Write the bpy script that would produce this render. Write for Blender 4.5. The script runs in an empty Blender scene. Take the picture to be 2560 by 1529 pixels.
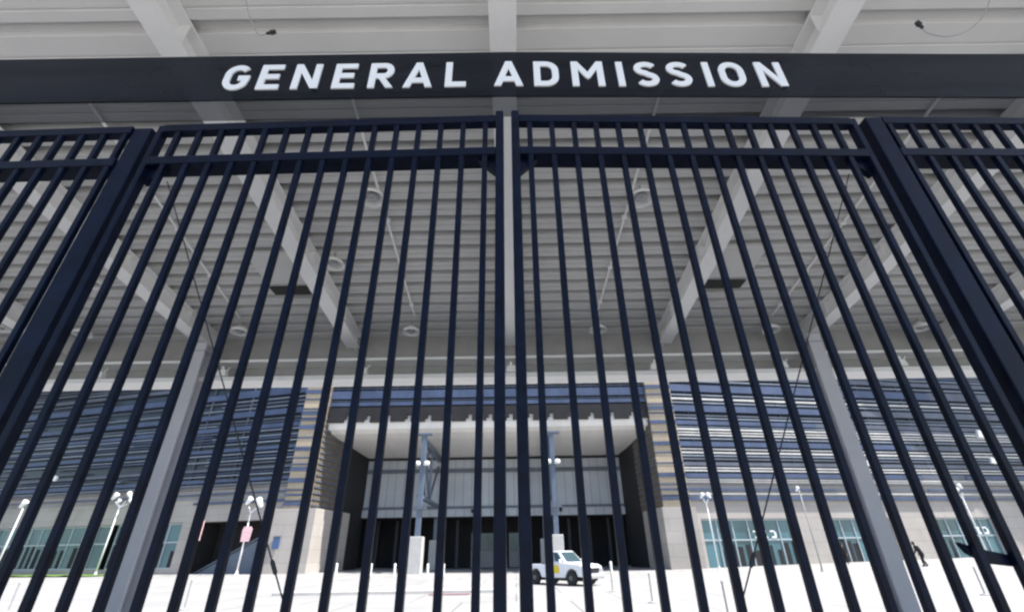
import bpy, bmesh, math, random
from mathutils import Vector, Matrix
random.seed(11)
S = bpy.context.scene
COL = S.collection
R = math.radians
PI = math.pi

# ------------------------------------------------------------------ camera
H = 1.75
PITCH, ROLL = R(28.46), 0.01507
cam_d = bpy.data.cameras.new("camera")
cam_d.sensor_width = 36.0
cam_d.lens = 36.0 * 1140.0 / 2560.0
cam_d.clip_start = 0.05
cam_d.clip_end = 2000
cam = bpy.data.objects.new("camera", cam_d)
COL.objects.link(cam)
cam.matrix_world = (Matrix.Translation((0, 0, H)) @ Matrix.Rotation(R(90) + PITCH, 4, 'X') @ Matrix.Rotation(-ROLL, 4, 'Z'))
cam_d.dof.use_dof = True
cam_d.dof.focus_distance = 2.9
cam_d.dof.aperture_fstop = 2.6
S.camera = cam

# ------------------------------------------------------------------ world, sun, exposure
SUN_EL = R(60)
SUN_DIR = Vector((0.965, -0.262, 0)).normalized() * math.cos(SUN_EL) + Vector((0, 0, math.sin(SUN_EL)))
w = bpy.data.worlds.new("World")
S.world = w
w.use_nodes = True
wn = w.node_tree
bg = wn.nodes["Background"]
sky = wn.nodes.new("ShaderNodeTexSky")
sky.sky_type = 'NISHITA'
sky.sun_disc = False
sky.sun_elevation = SUN_EL
sky.sun_rotation = math.atan2(SUN_DIR.x, SUN_DIR.y)
sky.air_density = 1.0
sky.dust_density = 1.5
wn.links.new(sky.outputs[0], bg.inputs[0])
bg.inputs[1].default_value = 0.13
sl = bpy.data.lights.new("sun", 'SUN')
sl.energy = 5.0
sl.angle = R(0.53)
sl.color = (1.0, 0.972, 0.93)
sun = bpy.data.objects.new("sun", sl)
COL.objects.link(sun)
sun.rotation_euler = SUN_DIR.to_track_quat('Z', 'Y').to_euler()
S.view_settings.view_transform = 'Standard'
S.view_settings.look = 'None'
S.view_settings.exposure = 0.95
S.view_settings.gamma = 1.0
S.render.engine = 'CYCLES'
S.cycles.max_bounces = 10
S.cycles.diffuse_bounces = 6
S.cycles.transparent_max_bounces = 16
S.cycles.filter_width = 2.3

# ------------------------------------------------------------------ materials
def mat(name, col, rough=0.6, metal=0.0, var=0.12, scale=3.0, bump=0.0, bscale=40.0, streak=0.0, spec=0.5, stretch=(1, 1, 1)):
    m = bpy.data.materials.new(name)
    m.use_nodes = True
    nt = m.node_tree
    N = nt.nodes
    L = nt.links.new
    p = N["Principled BSDF"]
    p.inputs["Roughness"].default_value = rough
    p.inputs["Metallic"].default_value = metal
    p.inputs["Specular IOR Level"].default_value = spec
    tc = N.new("ShaderNodeTexCoord")
    mp = N.new("ShaderNodeMapping")
    mp.inputs["Scale"].default_value = stretch
    L(tc.outputs["Object"], mp.inputs["Vector"])
    nz = N.new("ShaderNodeTexNoise")
    nz.inputs["Scale"].default_value = scale
    nz.inputs["Detail"].default_value = 6
    nz.inputs["Roughness"].default_value = 0.6
    L(mp.outputs[0], nz.inputs["Vector"])
    cr = N.new("ShaderNodeValToRGB")
    cr.color_ramp.elements[0].position = 0.3
    cr.color_ramp.elements[1].position = 0.7
    lo = [max(0, c * (1 - var)) for c in col]
    hi = [min(1, c * (1 + var)) for c in col]
    cr.color_ramp.elements[0].color = (*lo, 1)
    cr.color_ramp.elements[1].color = (*hi, 1)
    L(nz.outputs["Fac"], cr.inputs["Fac"])
    out = cr.outputs["Color"]
    if streak > 0:
        mp2 = N.new("ShaderNodeMapping")
        mp2.inputs["Scale"].default_value = (6, 6, 0.35)
        L(tc.outputs["Object"], mp2.inputs["Vector"])
        n2 = N.new("ShaderNodeTexNoise")
        n2.inputs["Scale"].default_value = 1.5
        n2.inputs["Detail"].default_value = 8
        L(mp2.outputs[0], n2.inputs["Vector"])
        r2 = N.new("ShaderNodeValToRGB")
        r2.color_ramp.elements[0].position = 0.45
        r2.color_ramp.elements[1].position = 0.75
        r2.color_ramp.elements[0].color = (1, 1, 1, 1)
        r2.color_ramp.elements[1].color = (1 - streak, 1 - streak, 1 - streak * 1.1, 1)
        L(n2.outputs["Fac"], r2.inputs["Fac"])
        mx = N.new("ShaderNodeMix")
        mx.data_type = 'RGBA'
        mx.blend_type = 'MULTIPLY'
        mx.inputs["Factor"].default_value = 1
        L(out, mx.inputs["A"])
        L(r2.outputs["Color"], mx.inputs["B"])
        out = mx.outputs["Result"]
    L(out, p.inputs["Base Color"])
    rr = N.new("ShaderNodeMapRange")
    rr.inputs["To Min"].default_value = max(0.02, rough * 0.8)
    rr.inputs["To Max"].default_value = min(1, rough * 1.25)
    L(nz.outputs["Fac"], rr.inputs["Value"])
    L(rr.outputs[0], p.inputs["Roughness"])
    if bump > 0:
        nb = N.new("ShaderNodeTexNoise")
        nb.inputs["Scale"].default_value = bscale
        nb.inputs["Detail"].default_value = 4
        L(tc.outputs["Object"], nb.inputs["Vector"])
        b = N.new("ShaderNodeBump")
        b.inputs["Strength"].default_value = bump
        b.inputs["Distance"].default_value = 0.01
        L(nb.outputs["Fac"], b.inputs["Height"])
        L(b.outputs[0], p.inputs["Normal"])
    return m

def brick_mat(name, c1, c2, mortar, bw, bh, msize=0.012, rough=0.85, horizontal=False):
    m = bpy.data.materials.new(name)
    m.use_nodes = True
    nt = m.node_tree
    N = nt.nodes
    L = nt.links.new
    p = N["Principled BSDF"]
    p.inputs["Roughness"].default_value = rough
    tc = N.new("ShaderNodeTexCoord")
    sp = N.new("ShaderNodeSeparateXYZ")
    cb = N.new("ShaderNodeCombineXYZ")
    L(tc.outputs["Object"], sp.inputs[0])
    if horizontal:
        L(sp.outputs[0], cb.inputs[0])
        L(sp.outputs[1], cb.inputs[1])
    else:
        ad = N.new("ShaderNodeMath")
        L(sp.outputs[0], ad.inputs[0])
        L(sp.outputs[1], ad.inputs[1])
        L(ad.outputs[0], cb.inputs[0])
        L(sp.outputs[2], cb.inputs[1])
    br = N.new("ShaderNodeTexBrick")
    br.inputs["Color1"].default_value = (*c1, 1)
    br.inputs["Color2"].default_value = (*c2, 1)
    br.inputs["Mortar"].default_value = (*mortar, 1)
    br.inputs["Scale"].default_value = 1
    br.inputs["Brick Width"].default_value = bw
    br.inputs["Row Height"].default_value = bh
    br.inputs["Mortar Size"].default_value = msize
    L(cb.outputs[0], br.inputs["Vector"])
    nz = N.new("ShaderNodeTexNoise")
    nz.inputs["Scale"].default_value = 0.35
    nz.inputs["Detail"].default_value = 8
    L(tc.outputs["Object"], nz.inputs["Vector"])
    r2 = N.new("ShaderNodeValToRGB")
    r2.color_ramp.elements[0].position = 0.35
    r2.color_ramp.elements[1].position = 0.7
    r2.color_ramp.elements[0].color = (0.86, 0.85, 0.84, 1)
    r2.color_ramp.elements[1].color = (1.0, 1.0, 1.0, 1)
    L(nz.outputs["Fac"], r2.inputs["Fac"])
    mx = N.new("ShaderNodeMix")
    mx.data_type = 'RGBA'
    mx.blend_type = 'MULTIPLY'
    mx.inputs["Factor"].default_value = 1
    L(br.outputs["Color"], mx.inputs["A"])
    L(r2.outputs["Color"], mx.inputs["B"])
    L(mx.outputs["Result"], p.inputs["Base Color"])
    return m

def see_through(name, tint, base, fac, rough=0.15):
    """tinted glass: transparent tint mixed with a dark glossy surface"""
    m = bpy.data.materials.new(name)
    m.use_nodes = True
    nt = m.node_tree
    N = nt.nodes
    L = nt.links.new
    p = N["Principled BSDF"]
    p.inputs["Base Color"].default_value = (*base, 1)
    p.inputs["Roughness"].default_value = rough
    p.inputs["Specular IOR Level"].default_value = 0.2
    nz = N.new("ShaderNodeTexNoise")
    nz.inputs["Scale"].default_value = 2.5
    nz.inputs["Detail"].default_value = 5
    mr = N.new("ShaderNodeMapRange")
    mr.inputs["To Min"].default_value = fac * 0.93
    mr.inputs["To Max"].default_value = min(1, fac * 1.07)
    tc = N.new("ShaderNodeTexCoord")
    L(tc.outputs["Object"], nz.inputs["Vector"])
    L(nz.outputs["Fac"], mr.inputs["Value"])
    t = N.new("ShaderNodeBsdfTransparent")
    t.inputs[0].default_value = (*tint, 1)
    mx = N.new("ShaderNodeMixShader")
    L(mr.outputs[0], mx.inputs[0])
    L(t.outputs[0], mx.inputs[1])
    L(p.outputs[0], mx.inputs[2])
    L(mx.outputs[0], N["Material Output"].inputs[0])
    return m

M = {}
M['navy'] = mat('navy_paint', (0.0030, 0.0062, 0.0185), 0.36, var=0.5, scale=14, bump=0.06, bscale=120, spec=0.14)
M['navy_mid'] = M['navy']
M['steel'] = mat('galvanised_cable', (0.05, 0.05, 0.055), 0.45, metal=0.6)
M['decklit'] = mat('deck_lit_tone', (0.72, 0.712, 0.695), 0.55, var=0.06, scale=0.8)  # deck colour lightened to stand in for bright light near the canopy front
M['deck'] = mat('painted_deck', (0.57, 0.565, 0.555), 0.55, var=0.05, scale=0.8)
M['plate'] = mat('fascia_paint', (0.33, 0.328, 0.32), 0.6, var=0.08)
M['beam'] = mat('painted_beam', (0.84, 0.835, 0.825), 0.5, var=0.05, scale=2.0, bump=0.03)
M['col'] = mat('painted_column', (0.52, 0.52, 0.56), 0.45, var=0.06, scale=1.5)
M['white'] = mat('white_enamel', (0.86, 0.86, 0.84), 0.4, var=0.04)
M['grey'] = mat('grey_metal', (0.33, 0.33, 0.33), 0.5)
M['dark'] = mat('dark_grille', (0.008, 0.008, 0.008), 0.7, var=0.3, scale=20)
M['sign'] = see_through('tinted_sign_glass', (0.8, 0.85, 1.0), (0.002, 0.003, 0.007), 0.84, 0.4)
M['glass'] = see_through('smoked_glass', (0.60, 0.61, 0.63), (0.03, 0.035, 0.04), 0.10, 0.06)
M['letter'] = mat('white_letters', (0.86, 0.865, 0.87), 0.45, var=0.03)
M['plaza'] = brick_mat('plaza_concrete', (0.345, 0.341, 0.332), (0.32, 0.316, 0.307), (0.17, 0.165, 0.155), 4.5, 4.5, 0.035, 0.9, horizontal=True)
M['shell'] = mat('stadium_shell', (0.05, 0.055, 0.065), 0.8, var=0.3, scale=0.3)
M['curtain'] = mat('curtain_wall', (0.025, 0.032, 0.045), 0.25, var=0.45, scale=0.22, stretch=(1, 1, 2.5))
M['bladem'] = mat('grey_louvre', (0.24, 0.275, 0.33), 0.5, var=0.2, scale=0.5)
M['blade'] = mat('blue_louvre', (0.06, 0.086, 0.16), 0.5, var=0.25, scale=0.5, streak=0.15)
M['bladew'] = mat('pale_louvre', (0.62, 0.61, 0.59), 0.55, var=0.15, scale=0.6, streak=0.15)
M['bladed'] = mat('slate_louvre', (0.10, 0.115, 0.15), 0.5, var=0.25, scale=0.5)
M['stone'] = brick_mat('pale_stone', (0.46, 0.425, 0.39), (0.42, 0.388, 0.355), (0.32, 0.295, 0.27), 2.4, 1.2, 0.02)
M['tan'] = brick_mat('tan_stone', (0.52, 0.43, 0.31), (0.46, 0.38, 0.28), (0.3, 0.26, 0.2), 0.9, 0.35, 0.02)
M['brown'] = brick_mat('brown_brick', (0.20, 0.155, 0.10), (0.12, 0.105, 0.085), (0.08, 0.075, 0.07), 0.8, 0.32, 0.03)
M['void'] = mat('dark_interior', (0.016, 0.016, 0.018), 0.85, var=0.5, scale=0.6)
M['soffit'] = mat('white_soffit', (0.72, 0.70, 0.67), 0.5, var=0.06, scale=0.6, stretch=(3, 0.2, 1))
M['panel'] = brick_mat('grey_cladding', (0.46, 0.49, 0.53), (0.40, 0.43, 0.465), (0.25, 0.27, 0.30), 1.15, 80.0, 0.05, 0.45)
M['tower'] = mat('slate_steel', (0.11, 0.14, 0.19), 0.4, var=0.12)
M['concrete'] = mat('pier_concrete', (0.48, 0.47, 0.45), 0.85, var=0.1, scale=1.5, bump=0.1)
M['teal'] = mat('teal_glass', (0.06, 0.15, 0.18), 0.12, var=0.35, scale=0.35, spec=0.8, stretch=(1, 1, 0.3))
M['mull'] = mat('pale_mullion', (0.42, 0.47, 0.5), 0.4)
M['rubber'] = mat('tyre_rubber', (0.02, 0.02, 0.02), 0.8)
M['car'] = mat('white_car_paint', (0.78, 0.79, 0.82), 0.25, var=0.02)
M['carglass'] = mat('car_glass', (0.03, 0.06, 0.065), 0.1, spec=0.8)
M['chrome'] = mat('wheel_alloy', (0.6, 0.6, 0.6), 0.3, metal=0.8)
M['yellow'] = mat('yellow_decal', (0.75, 0.55, 0.02), 0.5)
M['skin'] = mat('skin', (0.35, 0.2, 0.14), 0.6)
M['cloth'] = mat('black_cloth', (0.018, 0.016, 0.018), 0.9)
M['hair'] = mat('dark_hair', (0.02, 0.013, 0.01), 0.7)
M['pink'] = mat('pink_banner', (0.78, 0.5, 0.53), 0.7, var=0.15)
M['red'] = mat('red_mat', (0.26, 0.16, 0.17), 0.9)
M['bluesign'] = mat('blue_panel', (0.06, 0.11, 0.24), 0.5)
M['lens'] = mat('lamp_lens', (0.35, 0.35, 0.36), 0.2)
M['amber'] = mat('amber_lens', (0.6, 0.15, 0.02), 0.3)
def grass_mat():
    return mat('lawn_green', (0.11, 0.19, 0.035), 0.95, var=0.45, scale=2.5, bump=0.5)
M['grass'] = grass_mat()

# ------------------------------------------------------------------ mesh helpers
class MB:
    def __init__(s):
        s.v = []
        s.f = []
    def add(s, vs, fs):
        o = len(s.v)
        s.v += [tuple(a) for a in vs]
        s.f += [tuple(i + o for i in f) for f in fs]
        return s
    def box(s, x0, x1, y0, y1, z0, z1, T=None):
        vs = [Vector((x, y, z)) for x in (x0, x1) for y in (y0, y1) for z in (z0, z1)]
        if T is not None:
            vs = [T @ a for a in vs]
        return s.add(vs, [(0, 1, 3, 2), (4, 6, 7, 5), (0, 4, 5, 1), (2, 3, 7, 6), (0, 2, 6, 4), (1, 5, 7, 3)])
    def prism(s, poly, a, b, axis='y', T=None):
        """poly 2-D outline extruded from a to b along axis (y: poly is x,z; x: poly is y,z; z: poly is x,y)"""
        def P(p, t):
            if axis == 'y': q = Vector((p[0], t, p[1]))
            elif axis == 'x': q = Vector((t, p[0], p[1]))
            else: q = Vector((p[0], p[1], t))
            return T @ q if T is not None else q
        n = len(poly)
        vs = [P(p, a) for p in poly] + [P(p, b) for p in poly]
        fs = [tuple(range(n)), tuple(range(2 * n - 1, n - 1, -1))]
        fs += [(i, i + n, (i + 1) % n + n, (i + 1) % n) for i in range(n)]
        return s.add(vs, fs)
    def tube(s, pts, r, n=8, T=None):
        pts = [Vector(p) for p in pts]
        rs = r if isinstance(r, (list, tuple)) else [r] * len(pts)
        rings = []
        for i, p in enumerate(pts):
            d = (pts[min(i + 1, len(pts) - 1)] - pts[max(i - 1, 0)]).normalized()
            a = Vector((0, 0, 1)) if abs(d.z) < 0.9 else Vector((1, 0, 0))
            u = d.cross(a).normalized()
            v = d.cross(u)
            rings.append([p + (u * math.cos(2 * PI * k / n) + v * math.sin(2 * PI * k / n)) * rs[i] for k in range(n)])
        vs = [q for g in rings for q in g]
        if T is not None:
            vs = [T @ q for q in vs]
        fs = []
        for i in range(len(pts) - 1):
            for k in range(n):
                fs.append((i * n + k, i * n + (k + 1) % n, (i + 1) * n + (k + 1) % n, (i + 1) * n + k))
        fs.append(tuple(range(n - 1, -1, -1)))
        fs.append(tuple((len(pts) - 1) * n + k for k in range(n)))
        return s.add(vs, fs)
    def lathe(s, prof, n=20, T=None):
        vs = []
        for r, z in prof:
            for k in range(n):
                q = Vector((r * math.cos(2 * PI * k / n), r * math.sin(2 * PI * k / n), z))
                vs.append(T @ q if T is not None else q)
        fs = []
        for i in range(len(prof) - 1):
            for k in range(n):
                fs.append((i * n + k, i * n + (k + 1) % n, (i + 1) * n + (k + 1) % n, (i + 1) * n + k))
        fs.append(tuple(range(n)))
        fs.append(tuple((len(prof) - 1) * n + k for k in range(n)))
        return s.add(vs, fs)
    def build(s, name, m, parent=None, smooth=False, bevel=0, T=None, loc=None):
        me = bpy.data.meshes.new(name)
        me.from_pydata(s.v, [], s.f)
        bm = bmesh.new()
        bm.from_mesh(me)
        bmesh.ops.recalc_face_normals(bm, faces=bm.faces)
        bm.to_mesh(me)
        bm.free()
        me.materials.append(m)
        if smooth:
            for p in me.polygons: p.use_smooth = True
        o = bpy.data.objects.new(name, me)
        COL.objects.link(o)
        if loc: o.location = loc
        if parent: o.parent = parent
        if bevel:
            b = o.modifiers.new('bevel', 'BEVEL')
            b.width = bevel
            b.segments = 2
            b.limit_method = 'ANGLE'
        return o

def tag(o, label=None, cat=None, group=None, kind=None):
    if label: o['label'] = label
    if cat: o['category'] = cat
    if group: o['group'] = group
    if kind: o['kind'] = kind
    return o
def thing(name, label, cat, loc=(0, 0, 0), rz=0, group=None):
    o = bpy.data.objects.new(name, None)
    o.empty_display_size = 0.2
    COL.objects.link(o)
    o.location = loc
    o.rotation_euler = (0, 0, rz)
    return tag(o, label, cat, group)
def copy_tree(o, parent=None):
    c = o.copy()
    COL.objects.link(c)
    if parent: c.parent = parent
    for ch in [x for x in o.children]:
        copy_tree(ch, c)
    return c
def dup(o, label, loc, rz=None):
    c = copy_tree(o)
    c.location = loc
    if rz is not None: c.rotation_euler = (0, 0, rz)
    c['label'] = label
    return c

# ------------------------------------------------------------------ ground
def sm(t):
    t = max(0, min(1, t))
    return t * t * (3 - 2 * t)
def gz(x, y):
    r = 0.0165 * max(0, x - 10) * sm((y - 20) / 18)
    l = 0.25 * sm((-x - 3) / 20) * sm((y - 30) / 18)
    return min(r, 1.1) + l
g = MB()
xs = [-900, -300, -120] + [x for x in range(-80, 121, 4)] + [300, 900]
ys = [-300, -80, -20] + [y for y in range(0, 90, 3)] + [200, 900]
for y in ys:
    for x in xs:
        g.v.append((x, y, gz(x, y)))
nx = len(xs)
for j in range(len(ys) - 1):
    for i in range(nx - 1):
        g.f.append((j * nx + i, j * nx + i + 1, (j + 1) * nx + i + 1, (j + 1) * nx + i))
pl = g.build('plaza', M['plaza'], smooth=True)
tag(pl, 'pale sunlit concrete plaza', None, None, 'structure')

# ------------------------------------------------------------------ canopy
SL = 0.10
def zb(y): return 5.66 + SL * (9 - y)
def zd(y): return 6.02 + SL * (9 - y)
canopy = thing('canopy', 'pale ribbed metal canopy on steel beams above the gate', 'canopy', (0, 9, 0))
def C_(v): return (v[0], v[1] - 9, v[2])
YA, YB, XW = -1.0, 9.22, 21.2
prof = []
y = YB
while y > YA + 0.5:
    near = y < 3.45
    if near: segs_ = ((0, 0), (0.10, 0), (0.106, 0.01), (0.124, 0.01), (0.13, 0), (0.33, 0), (0.336, 0.09), (0.464, 0.09)); pitch = 0.47
    else: segs_ = ((0, 0), (0.10, 0), (0.106, 0.012), (0.124, 0.012), (0.13, 0), (0.198, 0), (0.204, 0.16), (0.329, 0.16)); pitch = 0.335
    for dy, dz in segs_:
        prof.append((y - dy, zd(y - dy) + dz))
    y -= pitch
prof.append((y, zd(y)))
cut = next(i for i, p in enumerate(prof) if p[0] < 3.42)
for nm, pp, mm in (('roof_deck', prof[:cut + 1], M['deck']), ('deck_front_lit', prof[cut:], M['decklit'])):
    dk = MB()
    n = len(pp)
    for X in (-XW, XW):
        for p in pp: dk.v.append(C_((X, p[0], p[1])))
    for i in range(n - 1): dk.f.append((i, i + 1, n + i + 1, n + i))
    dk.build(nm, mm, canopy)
tp = MB().prism([(YA - 0.1, zd(YA) + 0.2), (YB + 0.05, zd(YB) + 0.2), (YB + 0.05, zd(YB) + 0.3), (YA - 0.1, zd(YA) + 0.3)], -XW - 0.1, XW + 0.1, 'x', Matrix.Translation((0, -9, 0)))
tp.build('roof_top', M['deck'], canopy)
bx_list = [-19.4, -16.15, -12.95, -9.7, -6.5, -3.42, -0.05, 3.27, 6.33, 9.45, 12.6, 15.85, 19.1]
def beam_mb(X):
    b = MB()
    T = Matrix.Translation((X, -9, 0))
    def slab(x0, x1, h0, h1, y0=YA, y1=9.16):
        b.add([T @ Vector((x, yy, zb(yy) + h)) for x in (x0, x1) for yy in (y0, y1) for h in (h0, h1)],
              [(0, 1, 3, 2), (4, 6, 7, 5), (0, 4, 5, 1), (2, 3, 7, 6), (0, 2, 6, 4), (1, 5, 7, 3)])
    slab(-0.135, 0.135, 0, 0.022, y1=9.0)
    slab(-0.008, 0.008, 0.0225, 0.335)
    slab(-0.135, 0.135, 0.3355, 0.355)
    return b
for i, X in enumerate(bx_list):
    bo = beam_mb(X).build('beam', M['beam'], canopy, bevel=0.004)
    if not 2 <= i <= 10: continue
    for yy in (2.75, 4.6, 6.3, 8.0):
        for sx in (-1, 1):
            x0, x1 = sorted((X + sx * 0.009, X + sx * 0.125))
            pl_ = MB().box(x0, x1, yy - 9, yy - 9 + 0.014, zb(yy) + 0.03, zb(yy) + 0.33)
            pl_.build('stiffener', M['beam'], bo)
eb = MB()
eb.box(-XW, XW, 0.225, 0.24, 5.40, 6.25)
eb.build('fascia_plate', M['plate'], canopy)
eb = MB()
eb.box(-XW, XW, -0.10, 0.28, 5.335, 5.395)
eb.box(-XW, XW, -0.16, 0.32, 4.91, 5.0)
eb.build('edge_beam', M['beam'], canopy, bevel=0.006)
MB().box(-XW, XW, 0.262, 0.28, 5.002, 5.333).build('beam_web', M['plate'], canopy)
for X in (-12.9, -6.43, 6.2, 12.7):
    c = MB()
    for (x0, x1, y0, y1) in ((-0.135, 0.135, -0.14, -0.115), (-0.135, 0.135, 0.115, 0.14), (-0.012, 0.012, -0.1145, 0.1145)):
        c.box(X + x0, X + x1, y0 - 0.27, y1 - 0.27, 0.0, 5.655)
    c.box(X - 0.17, X + 0.17, -0.45, -0.10, 5.48, 5.5)
    co = c.build('column', M['col'], canopy, bevel=0.004)
    k = MB().box(X - 0.24, X + 0.24, -0.52, -0.03, 0.004, 0.04)
    for sx in (-0.2, 0.2):
        for sy in (-0.46, -0.09):
            k.tube([(X + sx, sy, 0.04), (X + sx, sy, 0.09)], 0.02, 6)
    k.build('base_plate', M['col'], co)

# hooded round lights hanging from the deck
def make_lamp():
    t = thing('canopy_light', '', 'light', (0, 0, 0), 0, 'round hooded lights under the canopy')
    MB().tube([(0, 0, -0.02), (0, 0, -0.16)], 0.025, 8).build('stem', M['grey'], t)
    MB().lathe([(0.05, -0.12), (0.09, -0.15), (0.20, -0.22), (0.235, -0.30), (0.225, -0.30), (0.19, -0.24), (0.06, -0.17)], 24).build('lamp_shade', M['white'], t, smooth=True)
    MB().lathe([(0.02, -0.20), (0.09, -0.22), (0.11, -0.26), (0.06, -0.30), (0.01, -0.31)], 16).build('lens', M['lens'], t, smooth=True)
    return t
lp = [(-1.95, 4.92, 'round white light hanging left of the centre beam near the sign'),
      (1.87, 5.0, 'round white light hanging right of the centre beam near the sign'),
      (-2.98, 6.35, 'round white light tight against the beam left of centre'),
      (-10.29, 8.18, 'round white light at the far left edge of the canopy'),
      (-8.84, 8.45, 'round white light above the left column, outer side'),
      (-7.34, 6.81, 'white light beside the left gate post, nearer than its row'),
      (-5.61, 8.46, 'white light just inside the left column in the far row'),
      (-2.1, 8.56, 'white light of the far row, first left of the gate gap'),
      (1.78, 8.59, 'white light of the far row, first right of the gate gap'),
      (5.44, 8.70, 'white light just inside the right column in the far row'),
      (8.6, 8.71, 'white light outside the right column in the far row'),
      (11.9, 8.7, 'round white light at the far right edge of the canopy')]
L0 = make_lamp()
for i, (x, y, lab) in enumerate(lp):
    o = L0 if i == 0 else copy_tree(L0)
    o.location = (x, y, zd(y))
    if y < 5.5: o.scale = (0.78, 0.78, 0.9)
    o['label'] = lab
# conduits on the deck
for (x0, y0, x1, y1, lab) in ((1.80, 3.4, 1.74, 8.3, 'thin pale conduit on the canopy running to the right centre light'),
                              (-1.86, 3.4, -2.0, 8.3, 'thin pale conduit on the canopy running to the left centre light'),
                              (5.2, 3.6, 5.42, 8.5, 'thin pale conduit under the canopy in the right outer bay'),
                              (-5.0, 3.6, -5.58, 8.3, 'thin pale conduit under the canopy in the left outer bay')):
    m_ = MB().tube([(x0, y0, zd(y0) - 0.03), (x1, y1, zd(y1) - 0.03)], 0.018, 8)
    for t_ in (0.2, 0.45, 0.7, 0.92):
        xx, yy = x0 + (x1 - x0) * t_, y0 + (y1 - y0) * t_
        m_.box(xx - 0.04, xx + 0.04, yy - 0.015, yy + 0.015, zd(yy) - 0.055, zd(yy) + 0.01)
    tag(m_.build('conduit', M['beam'], smooth=False), lab, 'conduit', 'conduits along the canopy')
# ceiling heater boxes
for (x0, x1, sgn, lab) in ((-4.45, -3.62, 1, 'grey ceiling unit with dark grille beside the left beam'),
                           (3.5, 4.3, -1, 'grey ceiling unit with dark grille beside the right beam')):
    t = thing('ceiling_unit', lab, 'vent unit', ((x0 + x1) / 2, 7.0, zd(7.0)), 0, 'ceiling units under the canopy')
    hw = (x1 - x0) / 2
    MB().prism([(-0.72, 0.06), (0.42, -0.04), (0.40, -0.14), (-0.72, -0.03)], -hw, hw, 'x').build('housing', M['deck'], t, bevel=0.01)
    MB().box(-hw + 0.02, hw - 0.02, 0.125, 0.395, -0.152, -0.131).build('grille', M['dark'], t)
    for sx in (-hw + 0.1, hw - 0.1):
        MB().tube([(sx, -0.3, 0.1), (sx, -0.3, 0.0)], 0.015, 6).build('hanger', M['grey'], t)
# loose cables with clips near the top edge
def cable(pts, lab):
    t = thing('hanging_cable', lab, 'cable', pts[0], 0, 'loose cables looping from the canopy')
    o = Vector(pts[0])
    # smooth catmull
    P = [Vector(p) - o for p in pts]
    out = []
    for i in range(len(P) - 1):
        a, b, c, d = P[max(i - 1, 0)], P[i], P[i + 1], P[min(i + 2, len(P) - 1)]
        for k in range(6):
            s_ = k / 6
            out.append(0.5 * ((2 * b) + (c - a) * s_ + (2 * a - 5 * b + 4 * c - d) * s_ ** 2 + (3 * b - a - 3 * c + d) * s_ ** 3))
    out.append(P[-1])
    MB().tube(out, 0.004, 6).build('cord', M['grey'], t, smooth=True)
    e = P[-1]
    d = (P[-1] - P[-2]).normalized()
    MB().tube([e - d * 0.005, e + d * 0.03, e + d * 0.035, e + d * 0.075], [0.012, 0.014, 0.022, 0.018], 8).build('connector', M['steel'], t)
    return t
def onray(u, v, Y):
    # design helper: the place point seen at (u, v) at depth Y, worked out from the surveyed camera
    q = Vector(((u - 1280) / 1140, -(v - 764.5) / 1140, -1))
    d = cam.matrix_world.to_3x3() @ q
    t = Y / d.y
    return Vector((d.x * t, Y, H + d.z * t))
cable([onray(612, -20, 2.35), onray(618, 20, 2.35), onray(630, 60, 2.34), onray(648, 88, 2.33), onray(668, 84, 2.32)], 'thin loose cable with connector hanging by the left beam')
cable([onray(2478, -20, 2.35), onray(2462, 35, 2.35), onray(2420, 76, 2.34), onray(2370, 92, 2.33), onray(2320, 84, 2.32), onray(2306, 70, 2.31)], 'thin loose cable with connector hanging by the right beam')
# small floodlights fixed to the edge beam
fl = thing('floodlight', '', 'floodlight', (0, 0, 0), 0, 'small floodlights on the canopy edge beam')
MB().prism([(-0.11, -0.05), (0.11, -0.05), (0.08, 0.09), (-0.08, 0.09)], -0.12, 0.0, 'y').build('housing', M['white'], fl, bevel=0.01)
MB().box(-0.025, 0.025, -0.10, -0.08, 0.09, 0.17).build('bracket', M['white'], fl)
MB().tube([(0.06, -0.06, 0.05), (0.14, -0.08, 0.16)], 0.012, 6).build('arm', M['white'], fl)
for i, (x, lab) in enumerate(((-3.10, 'small white floodlight on the edge beam left of the gate gap'), (2.93, 'small white floodlight on the edge beam right of the gate gap'),
                              (-0.04, 'small white fitting on the edge beam seen in the gate gap'), (-8.55, 'small white floodlight on the edge beam by the left gate post'),
                              (5.55, 'small white floodlight on the edge beam next to the right column'), (-6.0, 'small white floodlight on the edge beam next to the left column'),
                              (8.0, 'small white floodlight on the edge beam right of the right column'))):
    o = fl if i == 0 else copy_tree(fl)
    o.location = (x, 8.96, 5.07)
    o['label'] = lab

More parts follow.
